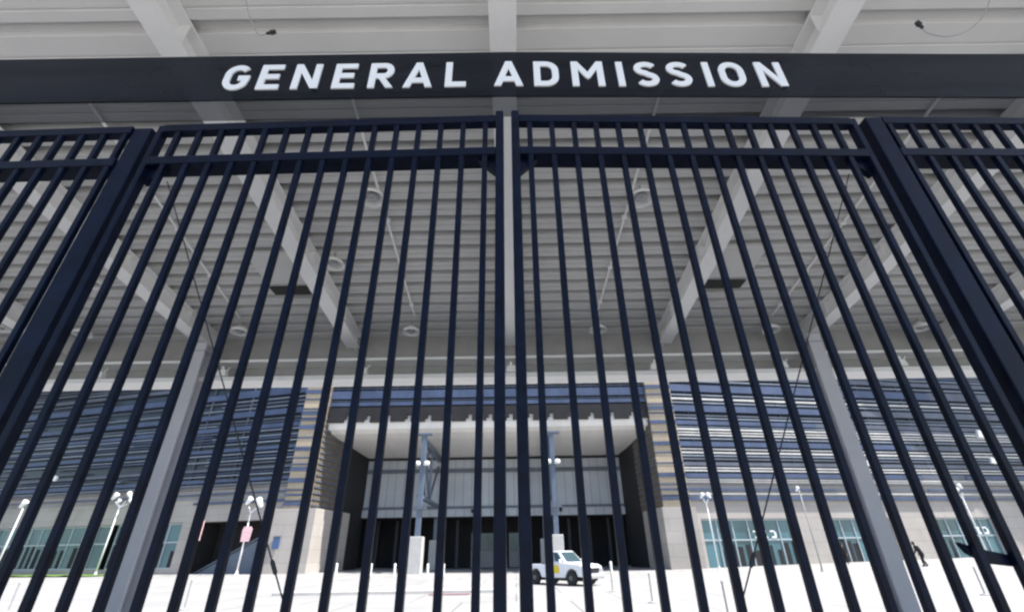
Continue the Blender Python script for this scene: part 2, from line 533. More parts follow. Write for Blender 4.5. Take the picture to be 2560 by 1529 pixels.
# ------------------------------------------------------------------ gate
GT = 3.85
def make_leaf(side, label):
    """origin at the meeting edge; local +x runs outward"""
    sgn = -1 if side == 'L' else 1
    x0 = -0.129 if side == 'L' else 0.109
    a = R(1.017) if side == 'L' else R(1.65)
    T = Matrix(((sgn * math.cos(a), 0, 0), (math.sin(a), 1, 0), (0, 0, 1))).to_4x4()
    T[0][1] = 0
    T = Matrix(((sgn * math.cos(a), -sgn * math.sin(a), 0, 0), (math.sin(a), math.cos(a), 0, 0), (0, 0, 1, 0), (0, 0, 0, 1)))
    t = thing('gate_leaf', label, 'gate', (x0, 1.704, 0), 0, 'leaves of the navy entrance gate')
    inn = -0.079 if side == 'L' else -0.081   # stile centre (toward the gap)
    OUT = 14 * 0.12 + (0.105 if side == 'L' else 0.118)
    MB().box(-0.0 + (-0.098), -0.056, -0.018, 0.032, 0.06, GT + 0.03, T).build('stile', M['navy'], t, bevel=0.004)
    MB().box(OUT - 0.016, OUT + 0.016, -0.012, 0.032, 0.06, GT - 0.001, T).build('stile', M['navy'], t, bevel=0.004)
    for k in range(15):
        MB().box(0.12 * k - 0.0135, 0.12 * k + 0.0135, -0.012, 0.013, 0.08, GT - 0.03, T).build('bar', M['navy'], t, bevel=0.003)
    MB().box(-0.0555, OUT - 0.0165, -0.016, 0.034, GT - 0.052, GT, T).build('rail', M['navy'], t, bevel=0.004)
    MB().box(-0.0555, OUT - 0.0165, -0.016, 0.086, 3.555, 3.608, T).build('rail', M['navy'], t, bevel=0.004)
    MB().box(-0.0555, OUT - 0.0165, -0.016, 0.034, 0.10, 0.16, T).build('rail', M['navy'], t, bevel=0.004)
    for (xa, xb) in ((-0.055, 0.035), (OUT - 0.017, OUT - 0.107)):
        MB().prism([(xa, 3.554), (xb, 3.554), (xa, 3.454)], 0.02, 0.05, 'y', T).build('gusset', M['navy'], t)
    c0, c1 = Vector((OUT - 0.10, 0.06, 3.50)), Vector((-0.03, 0.06, 0.42))
    if True:
        b = MB().tube([c0, c1], 0.0026, 6, T).build('brace_cable', M['steel'], t)
        mid = c0.lerp(c1, 0.578)
        d = (c1 - c0).normalized()
        MB().tube([mid - d * 0.025, mid - d * 0.018, mid + d * 0.018, mid + d * 0.025], [0.004, 0.0075, 0.0075, 0.004], 8, T).build('turnbuckle', M['steel'], b)
        up = c0.lerp(c1, 0.03)
        MB().tube([up, up + d * 0.05], 0.007, 8, T).build('cable_end', M['steel'], b)
    return t, T
lL, TL = make_leaf('L', 'navy barred gate leaf left of the centre gap')
lR, TR = make_leaf('R', 'navy barred gate leaf right of the centre gap')
# slanted latch arm low on the right leaf
MB().prism([(1.40, 1.765), (1.46, 1.745), (1.60, 1.715), (1.60, 1.685), (1.47, 1.70), (1.42, 1.73)], 0.0135, 0.035, 'y', TR).build('latch_arm', M['navy'], lR, bevel=0.004)
def post(x0, x1, lab):
    t = thing('gate_post', lab, 'post', ((x0 + x1) / 2, 1.77, 0), 0, 'square posts of the entrance gate')
    h = (x1 - x0) / 2
    MB().box(-h, h, -0.035, 0.033, 0.0, GT - 0.006).build('shaft', M['navy'], t, bevel=0.005)
    MB().box(-h - 0.05, h + 0.05, -0.10, 0.10, 0.002, 0.016).build('base_plate', M['navy'], t)
    return t
post(-2.070, -1.972, 'thick navy post at the outer side of the left gate leaf')
post(1.966, 2.056, 'thick navy post at the outer side of the right gate leaf')
def side_panel(sgn, xs_, y0, a, lab):
    T = Matrix(((sgn * math.cos(a), -sgn * math.sin(a), 0, 0), (math.sin(a), math.cos(a), 0, 0), (0, 0, 1, 0), (0, 0, 0, 1)))
    t = thing('fence_panel', lab, 'fence panel', (xs_, y0, 0), 0, 'barred fence panels beside the gate')
    W_ = 2.35
    for k in range(19):
        xx = 0.032 + 0.12 * k
        MB().box(xx - 0.0135, xx + 0.0135, -0.012, 0.013, 0.08, GT - 0.04, T).build('bar', M['navy'], t, bevel=0.003)
    for (z0, z1, dd) in ((GT - 0.052, GT, 0.034), (3.555, 3.608, 0.086), (0.1, 0.16, 0.034)):
        MB().box(0.002, W_, -0.016, dd, z0, z1, T).build('rail', M['navy'], t, bevel=0.004)
    MB().box(W_ + 0.001, W_ + 0.09, -0.05, 0.05, 0, 3.82, T).build('end_post', M['navy'], t, bevel=0.005)
    return t
side_panel(-1, -2.073, 1.741, R(1.2), 'navy barred fence panel left of the left gate post')
side_panel(1, 2.059, 1.752, R(1.5), 'navy barred fence panel right of the right gate post')

# ------------------------------------------------------------------ sign
SY = 1.72
sign = thing('glass_sign', 'dark glass sign over the gate reading GENERAL ADMISSION in white', 'sign', (0, SY, 4.05))
def half(sgn, a, z0, z1, th, yo, m, name, par):
    T = Matrix(((sgn * math.cos(a), -sgn * math.sin(a), 0, 0), (math.sin(a), math.cos(a), 0, 0), (0, 0, 1, 0), (0, 0, 0, 1)))
    return MB().box(0.0, 4.6, yo, yo + th, z0, z1, T).build(name, m, par)
AR = R(1.15)
half(-1, 0.0, 0.0, 0.405, 0.010, 0, M['sign'], 'sign_panel', sign)
half(1, AR, 0.0, 0.405, 0.010, 0, M['sign'], 'sign_panel', sign)
tr = thing('transom_glass', 'smoked glass strip between the sign and the gate top', 'glass panel', (0, SY, GT))
half(-1, 0.0, 0.034, 0.197, 0.008, 0.001, M['glass'], 'pane', tr)
half(1, AR, 0.034, 0.197, 0.008, 0.001, M['glass'], 'pane', tr)
for X in (-4.62, 4.62):
    MB().box(X - 0.03, X + 0.03, -0.03, 0.13, -3.84, 0.57).build('mullion_post', M['navy'], tr)

ST = 0.186
def ribbon(mb, pts, t, closed, T):
    if closed == 2:
        mb.prism(pts, 0, 1, 'y', T)
        return
    P = [Vector((p[0], p[1])) for p in pts]
    n_ = len(P)
    Lf, Rt = [], []
    for i in range(n_):
        if closed:
            a, b = P[i - 1], P[(i + 1) % n_]
        else:
            a = P[i - 1] if i > 0 else None
            b = P[i + 1] if i < n_ - 1 else None
        ds = []
        if a is not None: ds.append((P[i] - a).normalized())
        if b is not None: ds.append((b - P[i]).normalized())
        d = sum(ds, Vector((0, 0))).normalized()
        nn = Vector((-d.y, d.x))
        k = 1.0
        if len(ds) == 2:
            c = max(0.45, nn.dot(Vector((-ds[0].y, ds[0].x))))
            k = 1 / c
        Lf.append(P[i] + nn * t / 2 * k)
        Rt.append(P[i] - nn * t / 2 * k)
    m_ = n_ if closed else n_ - 1
    for i in range(m_):
        j = (i + 1) % n_
        mb.prism([Lf[i], Lf[j], Rt[j], Rt[i]], 0, 1, 'y', T)
def arc(cx, cy, rx, ry, a0, a1, k=14):
    return [(cx + rx * math.cos(R(a0 + (a1 - a0) * i / k)), cy + ry * math.sin(R(a0 + (a1 - a0) * i / k))) for i in range(k + 1)]
h = ST / 2
def letter(ch):
    if ch == 'G': return 0.72, [(arc(0.36, 0.62, 0.36 - h, 0.38 - h, 38, 180, 10) + arc(0.36, 0.38, 0.36 - h, 0.38 - h, 180, 330, 10)[0:] + [(0.72 - h, 0.46), (0.72 - h, 0.46)][:1], 0), ([(0.40, 0.47), (0.72, 0.47)], 0)]
    if ch == 'E': return 0.62, [([(0.62, 1 - h), (h, 1 - h), (h, h), (0.62, h)], 0), ([(h, 0.51), (0.56, 0.51)], 0)]
    if ch == 'N': return 0.74, [([(h, 0), (h, 1)], 0), ([(0.74 - h, 0), (0.74 - h, 1)], 0), ([(0.0, 1.0), (0.19, 1.0), (0.74, 0.0), (0.55, 0.0)], 2)]
    if ch == 'R': return 0.68, [([(h, 0), (h, 1)], 0), ([(h, 1 - h), (0.38, 1 - h)] + arc(0.40, 0.69, 0.28 - h, 0.31 - h, 80, -80, 8) + [(0.38, 0.38 + h), (h, 0.38 + h)], 0), ([(0.26, 0.40), (0.44, 0.40), (0.70, 0.0), (0.50, 0.0)], 2)]
    if ch == 'A': return 0.80, [([(0.0, 0), (0.19, 0), (0.485, 1.0), (0.31, 1.0)], 2), ([(0.80, 0), (0.61, 0), (0.315, 1.0), (0.49, 1.0)], 2), ([(0.17, 0.27), (0.63, 0.27)], 0)]
    if ch == 'L': return 0.58, [([(h, 1), (h, h), (0.58, h)], 0)]
    if ch == 'D': return 0.70, [([(h, h), (h, 1 - h), (0.32, 1 - h)] + arc(0.34, 0.62, 0.36 - h, 0.38 - h, 90, 0, 7) + arc(0.34, 0.38, 0.36 - h, 0.38 - h, 0, -90, 7), 1)]
    if ch == 'M': return 0.90, [([(h, 0), (h, 1)], 0), ([(0.90 - h, 0), (0.90 - h, 1)], 0), ([(0.0, 1.0), (0.18, 1.0), (0.53, 0.42), (0.45, 0.28), (0.37, 0.36)], 2), ([(0.90, 1.0), (0.72, 1.0), (0.37, 0.42), (0.45, 0.28), (0.53, 0.36)], 2)]
    if ch == 'I': return ST, [([(h, 0), (h, 1)], 0)]
    if ch == 'S': return 0.66, [(arc(0.33, 0.735, 0.33 - h, 0.265 - h, 25, 180, 9) + arc(0.33, 0.735, 0.33 - h, 0.265 - h + 0.02, 190, 262, 4) + arc(0.33, 0.285, 0.33 - h, 0.285 - h + 0.0, 75, 0, 5) + arc(0.33, 0.28, 0.33 - h, 0.28 - h, -10, -152, 9), 0)]
    if ch == 'O': return 0.72, [(arc(0.36, 0.62, 0.36 - h, 0.38 - h, 0, 180, 12) + arc(0.36, 0.38, 0.36 - h, 0.38 - h, 180, 360, 12), 1)]
CAP = 0.222
spots = [('G', 588), ('E', 672), ('N', 764), ('E', 860), ('R', 952), ('A', 1045), ('L', 1139), ('A', 1268), ('D', 1364), ('M', 1470), ('I', 1554), ('S', 1621), ('S', 1705), ('I', 1779), ('O', 1842), ('N', 1942)]
for ch, u in spots:
    wd, strokes = letter(ch)
    X = -1.57 + (u - 590) / 437.0 * 1.012
    if X < 0: X += -0.008 + 0.012 * X
    mb = MB()
    a = 0 if X < 0 else AR
    T = (Matrix.Translation((X, math.sin(a) * X - 0.0105, 0.075)) @ Matrix.Rotation(a, 4, 'Z') @ Matrix.Diagonal((CAP * 0.95, 0.009, CAP, 1)) @ Matrix.Translation((-wd / 2, 0, 0)))
    for i, (pts, cl) in enumerate(strokes):
        T2 = T @ Matrix.Translation((0, -0.06 * i, 0))
        ribbon(mb, pts, ST, cl, T2)
    mb.build('letter', M['letter'], sign)

# ------------------------------------------------------------------ stadium
YF = 53.6
XLw, XRw = -25.1, 19.0
aL, aR = R(14), R(9)
st = thing('stadium', 'large stadium with blue louvred walls and a deep central entrance', 'stadium', (-3.2, YF, 0))
def P0(v): return Matrix.Translation((3.2, -YF, 0)) @ Vector(v)
TW = Matrix.Translation((3.2, -YF, 0))
# local frames (x outward along the wing, y into the building)
FL = TW @ Matrix(((-math.cos(aL), -math.sin(aL) * -1, 0, XLw), (math.sin(aL), math.cos(aL), 0, YF), (0, 0, 1, 0), (0, 0, 0, 1)))
FR = TW @ Matrix(((math.cos(aR), -math.sin(aR), 0, XRw), (math.sin(aR), math.cos(aR), 0, YF), (0, 0, 1, 0), (0, 0, 0, 1)))
LW, RW, TOP = 62, 62, 27
# --- left wing walls
m_ = MB()
m_.box(0.0, LW, 0.6, 1.2, 7.6, TOP, FL)
m_.build('curtain_wall', M['curtain'], st)
m_ = MB()
m_.box(0.0, RW, 0.6, 1.2, 7.6, TOP, FR)
m_.build('curtain_wall', M['curtain'], st)
m_ = MB()
m_.box(0.0, LW, 0.3, 1.3, 5.35, 9.1, FL)
m_.box(-0.2, LW, 0.28, 0.299, 6.95, 7.1, FL)
m_.box(11.6, 13.2, 0.35, 1.3, 0.0, 5.349, FL)
m_.box(42, LW, 0.35, 1.3, 0.0, 5.349, FL)
m_.box(13.2, 42, 0.4, 1.25, 0.0, 0.75, FL)
m_.build('wall', M['stone'], st)
m_ = MB()
segs = [(0.4, 0.95), (11.85, 16.2), (24.0, 30.1), (37.8, RW)]
m_.box(0.0, RW, 0.3, 1.3, 4.75, 9.3, FR)
m_.box(-0.1, RW, 0.26, 0.299, 6.35, 6.5, FR)
for a_, b_ in segs: m_.box(a_, b_, 0.3, 1.3, 0, 4.749, FR)
m_.build('wall', M['stone'], st)
# --- louvres: rows as (v_top, v_bottom, kind) read at one bay, converted to heights
rows = [(958, 977, 'b'), (993, 997, 'w'), (1012, 1027, 'b'), (1035, 1038, 'd'), (1049, 1060, 'b'), (1069, 1073, 'w'), (1084, 1087, 'w'),
        (1101, 1114, 'b'), (1127, 1131, 'w'), (1143, 1147, 'd'), (1153, 1162, 'd'), (1166, 1169, 'w'), (1180, 1192, 'b'), (1202, 1203.5, 'w'),
        (1219, 1224, 'b'), (1208.5, 1210, 'd'), (1240, 1248, 'b')]
def z_at(v): return 1.75 + (1 - 0) * 0 + (onray(1840, v, 54.2).z - 1.75)
LR = [(z_at(b), z_at(a), k) for a, b, k in rows]
zz = 20.6
while zz < TOP - 0.6:
    LR.append((zz, zz + random.choice((0.3, 0.6, 0.25)), random.choice('bbwd')))
    zz += random.choice((0.9, 1.1, 0.8))
def blades(F, W_, z_off, stretch, remap):
    kinds = {'b': MB(), 'w': MB(), 'd': MB(), 'm': MB()}
    rb = random.Random(int(W_ + z_off * 100))
    for z0, z1, k in LR:
        k2 = remap(k, z0)
        x_ = 0.02
        while x_ < W_:
            xe = min(W_, x_ + rb.choice((6.1, 12.2, 12.2, 18.3)))
            kk = k2
            if z_off and rb.random() < 0.22: kk = 'd'
            if not z_off and x_ > 17 and kk == 'b' and rb.random() < 0.45: kk = 'd'
            hh = (z1 - z0) * (rb.uniform(0.55, 1.0) if z_off else rb.uniform(0.85, 1.05))
            if not (z_off and rb.random() < 0.1):
                kinds[kk].box(x_, xe - 0.03, 0.0 if kk == 'b' else 0.08, 0.34 if kk == 'b' else 0.3, z0 * stretch + z_off, (z0 + hh) * stretch + z_off, F)
            x_ = xe
    # upright supports behind blades
    s_ = MB()
    x = 2.0
    while x < W_:
        s_.box(x - 0.05, x + 0.05, 0.36, 0.5, 6.6, TOP - 0.2, F)
        x += 6.1
    s_.build('louvre_support', M['bladed'], st)
    for k, nm in (('b', 'blade'), ('w', 'bladew'), ('d', 'bladed'), ('m', 'bladem')):
        if kinds[k].v:
            kinds[k].build('louvre_screen', M[nm], st)
base_rows = list(LR)
taken = sorted((a, b) for a, b, k in LR)
for (a0, a1), (b0, b1) in zip(taken, taken[1:]):
    if b0 - a1 > 0.42 and a1 > 6.5:
        c = (a1 + b0) / 2
        LR.append((c - 0.07, c + 0.07, random.choice('mmw') if a1 < 18 else 'm'))
blades(FR, RW, 0.0, 1.0, lambda k, z: k)
LR = [(a, b, 'm' if (a, b, k) not in base_rows else k) for a, b, k in LR]
blades(FL, LW, 0.45, 1.005, lambda k, z: 'b' if (k == 'w' and z > 8.2) else ('d' if k == 'w' else k))
LR = base_rows
# --- corner piers beside the entrance
for (xa, xb, nm) in ((-25.1, -22.2, 'L'), (16.0, 19.0, 'R')):
    m_ = MB().box(xa, xb, YF, YF + 1.4, 6.35 if nm == 'L' else 5.95, TOP, TW)
    m_.build('stone_pier', M['tan'], st)
    b_ = MB()
    for z0, z1, k in LR:
        if k == 'b' or (k == 'd' and nm == 'L'):
            zc = (z0 + z1) / 2
            hh = min(0.42, z1 - z0) / 2
            b_.box(xa - 0.05, xb - 0.05, YF - 0.16, YF - 0.003, zc - hh, zc + hh, TW)
    z_ = 7.0
    while z_ < TOP:
        b_.box(xa + 0.02, xb - 0.02, YF - 0.06, YF - 0.002, z_, z_ + 0.16, TW)
        z_ += 1.13
    b_.build('pier_louvre', M['blade'], st)
# lower concrete piers (front and return)
for (x0, x1, xi, nm) in ((-26.1, -21.4, -20.9, 'L'), (15.75, 19.35, 15.35, 'R')):
    z1 = 6.34 if nm == 'L' else 5.94
    if nm == 'L':
        poly = [(x0, YF - 0.25), (x1, YF - 0.25), (-20.35, 61.5), (-26.1, 61.5)]
    else:
        poly = [(x0, YF - 0.25), (x1, YF - 0.25), (19.35, 61.5), (15.2, 61.5)]
    MB().prism(poly, 0, z1, 'z', TW).build('concrete_pier', M['stone'], st)
# return walls of the entrance recess
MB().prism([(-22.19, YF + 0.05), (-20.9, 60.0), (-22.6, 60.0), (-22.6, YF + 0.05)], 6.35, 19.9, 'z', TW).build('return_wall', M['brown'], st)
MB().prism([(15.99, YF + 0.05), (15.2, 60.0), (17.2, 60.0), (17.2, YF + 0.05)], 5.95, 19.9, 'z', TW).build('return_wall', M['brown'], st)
for pA in ([(-22.14, YF), (-20.86, 59.95), (-20.80, 59.95), (-22.08, YF)], [(15.94, YF), (15.16, 59.95), (15.10, 59.95), (15.88, YF)]):
    b_ = MB()
    z_ = 6.6
    while z_ < 16:
        b_.prism(pA, z_, z_ + 0.14, 'z', TW)
        z_ += 0.62
    b_.build('return_louvre', M['bladed'], st)
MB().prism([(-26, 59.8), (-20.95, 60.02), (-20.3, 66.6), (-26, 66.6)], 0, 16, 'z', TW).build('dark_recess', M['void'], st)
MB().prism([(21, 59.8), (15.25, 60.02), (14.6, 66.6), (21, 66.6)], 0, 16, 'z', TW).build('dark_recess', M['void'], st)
# header above the entrance
hd = MB()
hd.box(-22.19, 15.99, YF + 0.9, YF + 1.6, 17.4, TOP, TW)
hd.build('header_wall', M['curtain'], st)
b_ = MB()
for (z0, z1) in ((17.6, 18.05), (18.5, 19.45), (20.2, 20.6), (21.2, 22.0), (22.8, 23.1), (24, 24.8), (25.6, 26)):
    b_.box(-22.18, 15.98, YF + 0.3, YF + 0.7, z0, z1, TW)
b_.build('header_louvre', M['blade'], st)
b_ = MB()
for k in range(32):
    x = -21.6 + k * 1.2
    b_.box(x - 0.035, x + 0.035, YF + 0.71, YF + 0.85, 17.5, TOP - 0.5, TW)
for (z0, z1) in ((18.2, 18.3), (19.75, 19.85)):
    b_.box(-22.18, 15.98, YF + 0.4, YF + 0.6, z0, z1, TW)
b_.build('header_mullion', M['bladed'], st)
b_ = MB()  # near-black band with a toothed lower edge, between header and soffit
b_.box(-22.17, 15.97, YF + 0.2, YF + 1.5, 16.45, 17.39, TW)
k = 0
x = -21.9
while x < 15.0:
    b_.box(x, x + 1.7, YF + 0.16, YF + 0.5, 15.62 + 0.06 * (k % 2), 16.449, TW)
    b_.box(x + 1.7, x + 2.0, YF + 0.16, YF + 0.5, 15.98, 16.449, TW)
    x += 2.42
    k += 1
b_.build('dark_toothed_band', M['void'], st)
# curved white soffit
pr = [(YF + 0.2, 17.2), (YF + 0.55, 17.0), (YF + 0.6, 15.5), (YF + 0.85, 14.95), (YF + 1.6, 14.6), (YF + 3.4, 14.3), (YF + 7, 14.0), (66.1, 13.62)]
m_ = MB()
for i, (y_, z_) in enumerate(pr[1:]):
    t_ = (y_ - YF) / 12.5
    xl, xr = -22.2 + t_ * 2.0, 16.0 - t_ * 1.55
    m_.v += [tuple(P0((xl, y_, z_))), tuple(P0((xr, y_, z_))), tuple(P0((xl, y_, z_ + 0.3))), tuple(P0((xr, y_, z_ + 0.3)))]
for i in range(len(pr) - 2):
    o = i * 4
    m_.f += [(o, o + 1, o + 5, o + 4), (o + 2, o + 6, o + 7, o + 3), (o, o + 4, o + 6, o + 2), (o + 1, o + 3, o + 7, o + 5)]
m_.build('soffit', M['soffit'], st, smooth=False)
# recessed back wall
MB().box(-20.2, 14.5, 66.0, 66.5, 6.1, 13.5, TW).build('back_wall', M['panel'], st)
b_ = MB()
b_.box(-20.2, 14.5, 65.8, 65.998, 11.6, 12.1, TW)
b_.box(-20.2, 14.5, 65.75, 65.998, 7.15, 7.35, TW)
b_.build('wall_rail', M['bladed'], st)
MB().box(-20.2, 14.5, 65.7, 66.4, 6.12, 6.99, TW).build('lintel', M['panel'], st)
MB().box(-20.2, 14.5, 65.9, 66.3, 13.3, 13.62, TW).build('shadow_gap', M['void'], st)
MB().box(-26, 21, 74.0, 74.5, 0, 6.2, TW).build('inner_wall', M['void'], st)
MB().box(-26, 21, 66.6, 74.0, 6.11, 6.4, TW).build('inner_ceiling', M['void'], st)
dimp = mat('dim_pillar', (0.06, 0.065, 0.08), 0.6)
for x in (-19.5, -16.8, -14, -11, -8.2, 1.8, 4.5, 7.6, 10.5, 13.2):
    MB().box(x - 0.18, x + 0.18, 71.8, 72.2, 0, 6.1, TW).build('inner_pillar', dimp, st)
for (xa, xb) in ((-6.35, -5.9), (-5.0, -3.1), (-0.9, 0.9)):
    d_ = MB().box(xa, xb, 73.85, 73.95, 2.2, 4.35, TW).build('door', M['teal'], st)
    MB().box(xa - 0.08, xb + 0.08, 73.96, 73.995, 0.0, 4.45, TW).build('door_frame', M['bladed'], d_)
    MB().box(xa, xb, 73.84, 73.95, 0.1, 2.15, TW).build('door_panel', M['grey'], d_)
for (x, z_) in ((-5.6, 6.75), (6.0, 6.8)):
    MB().lathe([(0.12, 0.2), (0.2, 0.0), (0.12, -0.25), (0.02, -0.3)], 12, TW @ Matrix.Translation((x, 65.4, z_))).build('wall_lamp', M['dark'], st)
# storefront windows
def window(F, x0, x1, z0, z1, nv, lab=None, marks=0, seed=0, y=0.62):
    rnd = random.Random(seed)
    wo = MB().box(x0, x1, y, y + 0.08, z0, z1, F).build('window', M['teal'], st)
    f_ = MB()
    f_.box(x0, x1, y - 0.1, y - 0.002, z1 - 0.12, z1, F)
    f_.box(x0, x1, y - 0.12, y - 0.003, z0, z0 + 0.14, F)
    zm = z0 + (z1 - z0) * 0.56
    f_.box(x0, x1, y - 0.09, y - 0.004, zm, zm + 0.13, F)
    for i in range(nv + 1):
        xx = x0 + (x1 - x0) * i / nv
        f_.box(max(x0, xx - 0.05), min(x1, xx + 0.05), y - 0.11, y - 0.001, z0 + 0.001, z1 - 0.001, F)
    f_.build('frame', M['mull'], wo)
    for i in range(nv * 2):
        if rnd.random() < 0.75:
            xx = x0 + (x1 - x0) * (i + 0.5) / (nv * 2)
            w2 = rnd.uniform(0.15, 0.42) * (x1 - x0) / (nv * 2)
            MB().box(xx - w2, xx + w2, y - 0.03, y - 0.0015, z0 + 0.15, zm - rnd.uniform(0, 1.0), F).build('display', M['void'], wo)
    if marks:
        xx = x0 + (x1 - x0) * 0.55
        for i in range(marks):
            k_ = MB()
            zq = zm + 0.2
            k_.box(xx, xx + 0.55, y - 0.13, y - 0.12, zq, zq + 0.18, F)
            k_.box(xx + (0.2 if i % 2 else 0.38), xx + (0.38 if i % 2 else 0.6), y - 0.129, y - 0.119, zq + 0.181, zq + 0.6, F)
            k_.box(xx - 0.1, xx + 0.45, y - 0.128, y - 0.118, zq + 0.601, zq + 0.75, F)
            k_.build('window_marking', M['white'], wo)
            xx += 1.0
    return wo
window(FR, 0.95, 11.85, 0.0, 4.72, 6, marks=3, seed=2)
window(FR, 16.2, 24.0, 0.2, 4.72, 5, marks=3, seed=3)
window(FR, 30.1, 37.8, 0.4, 4.72, 5, marks=3, seed=4)
window(FL, 13.2, 22.6, 0.75, 5.3, 5, seed=5)
window(FL, 23.6, 31.6, 0.75, 5.3, 4, seed=6)
window(FL, 32.6, 41.9, 0.75, 5.3, 5, seed=7)
# sunk stair opening in the left wing
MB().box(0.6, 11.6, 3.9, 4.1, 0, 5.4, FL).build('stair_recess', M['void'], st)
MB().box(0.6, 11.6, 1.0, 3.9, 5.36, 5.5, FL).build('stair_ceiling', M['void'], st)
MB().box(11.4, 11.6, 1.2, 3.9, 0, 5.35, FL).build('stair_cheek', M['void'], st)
s_ = MB().prism([(11.0, 0), (1.2, 0), (1.2, 3.5), (3.2, 3.5)], 1.3, 1.6, 'y', FL)
s_.build('stair_side', M['tower'], st)
MB().prism([(11.1, 0.05), (3.2, 3.55), (1.2, 3.55), (1.2, 3.72), (3.3, 3.72), (11.4, 0.05)], 1.2, 1.7, 'y', FL).build('handrail', M['bladed'], st)
# roof slab behind
rf = MB()
rf.box(-86, 80, 56.5, 80, 26.2, 26.8, TW)
rf.build('roof', M['shell'], st)
MB().box(-60, -22, 66, 67, 0, 26, TW).build('rear_wall', M['shell'], st)
MB().box(17.5, 60, 66, 67, 0, 26, TW).build('rear_wall', M['shell'], st)
MB().box(-22, 17.5, 66.61, 67.2, 13.6, 26, TW).build('rear_wall', M['shell'], st)

# steel frames standing in the entrance
def tower(x, lab):
    t = thing('steel_frame', lab, 'steel frame', (x, 53.0, 0), 0, 'tall steel frames on concrete plinths')
    for (xx, yy) in ((0, 0), (-0.35, 14.2)):
        sh = MB().box(xx - 0.26, xx + 0.26, yy - 0.26, yy + 0.26, 3.42, 13.75).build('post', M['tower'], t, bevel=0.03)
        MB().box(xx - 0.66, xx + 0.66, yy - 0.66, yy + 0.66, 0, 3.415).build('plinth', M['concrete'], t, bevel=0.05)
    MB().box(-0.9, 0.9, -0.35, 0.2, 13.76, 13.98).build('top_plate', M['tower'], t)
    MB().box(-0.42, 0.05, 0.27, 14.0, 13.0, 13.7).build('beam', M['tower'], t)
    MB().box(-0.42, 0.05, 0.27, 13.8, 7.2, 7.6).build('beam', M['tower'], t)
    for (a_, b_) in (((-0.1, 0.3, 13.0), (-0.25, 7.0, 7.6)), ((-0.25, 7.0, 7.6), (-0.3, 13.8, 13.0)), ((-0.1, 0.3, 10.2), (-0.2, 5.0, 13.0)), ((-0.2, 3.6, 7.6), (-0.1, 0.3, 10.2)), ((-0.25, 7, 7.6), (-0.25, 7, 13.0))):
        MB().tube([a_, b_], 0.16, 6).build('brace', M['tower'], t)
    for sx in (-0.5, 0.5):
        MB().lathe([(0.06, 0.1), (0.3, 0.0), (0.34, -0.35), (0.1, -0.4)], 14, Matrix.Translation((sx, -0.45, 10.8))).build('spotlight', M['white'], t, smooth=True)
    MB().box(-0.5, 0.5, -0.5, -0.3, 10.85, 10.95).build('spot_arm', M['tower'], t)
    MB().box(-0.7, 0.7, -0.4, 0.3, 6.0, 6.25).build('collar', M['bladed'], t)
    return t
tower(-10.2, 'slate steel frame on concrete plinths left of the gate gap')
tower(4.25, 'slate steel frame on a pale plinth behind the white pickup')

# ------------------------------------------------------------------ poles and street furniture
def gp(u, v, Y):
    p = onray(u, v, Y)
    return p
def mast(u0, v0, u1, v1, Y, heads, lab, r=0.09, m='white'):
    b = gp(u0, v0, Y)
    tpz = gp(u1, v1, Y).z
    gr = gz(b.x, Y)
    t = thing('lamp_mast', lab, 'lamp post', (b.x, Y, gr), 0, 'slim lamp posts on the plaza')
    hh = tpz - gr
    MB().tube([(0, 0, 0.0), (0, 0, hh)], [r, r * 0.6], 10).build('pole', M[m], t, smooth=True)
    MB().lathe([(r * 2.4, 0), (r * 2.4, 0.06), (r * 1.5, 0.1), (r * 1.2, 0.35)], 12).build('pole_base', M[m], t)
    for (dx, dz, sc) in heads:
        hT = Matrix.Translation((dx, -0.1, hh + dz)) @ Matrix.Rotation(0.6 if dx < 0 else -0.6, 4, 'Y') @ Matrix.Scale(sc * 0.82, 4)
        hd_ = MB().lathe([(0.05, -0.5), (0.16, -0.42), (0.3, 0.1), (0.34, 0.42), (0.26, 0.5), (0.02, 0.52)], 14, hT).build('lamp_head', M['white'], t, smooth=True)
        MB().tube([(0, 0, hh - 0.25), (dx * 0.7, -0.05, hh + dz * 0.4)], 0.05, 6).build('lamp_arm', M[m], t)
    return t
mast(236, 1440, 298, 1262, 56, [(-0.9, 0.9, 1.0), (-0.3, 0.35, 0.7), (0.75, 1.05, 0.9), (1.15, 0.35, 0.8)], 'white lamp post with clustered heads by the left windows')
m2 = mast(590, 1437, 632, 1275, 51.5, [(-0.45, 0.9, 1.0), (0.75, 0.7, 1.25)], 'white lamp post with twin heads and a pink banner', m='white')
b = gp(612, 1338, 51.5)
MB().prism([(-0.5, -0.75), (0.5, -0.75), (0.62, 0.6), (0.4, 0.85), (-0.4, 0.85), (-0.55, 0.5)], -0.14, -0.10, 'y', Matrix.Translation((0.1, 0, 3.55)) @ Matrix.Scale(0.85, 4)).build('banner', M['pink'], m2)
m3 = mast(465, 1436, 512, 1296, 52.5, [], 'slim post with an edge-on pink banner right of the left column', r=0.05)
MB().box(-0.12, 0.12, -0.45, 0.45, 3.1, 5.0).build('banner', M['pink'], m3)
mast(2058, 1431, 2002, 1225, 40.5, [(-0.2, 0.1, 0.5)], 'thin grey lamp post right of centre between the storefronts', r=0.055, m='grey')
mast(1800, 1428, 1776, 1252, 49, [(-0.35, 0.5, 0.7), (0.35, 0.5, 0.7)], 'white lamp post in front of the first right storefront', r=0.06)
mast(2478, 1402, 2420, 1240, 48, [(-0.4, 0.5, 0.7), (0.15, 0.9, 0.6)], 'white lamp post near the right edge of the view', r=0.06)
mast(-20, 1440, 28, 1270, 56, [(-0.1, 0.4, 1.1)], 'white lamp post at the left edge of the view')
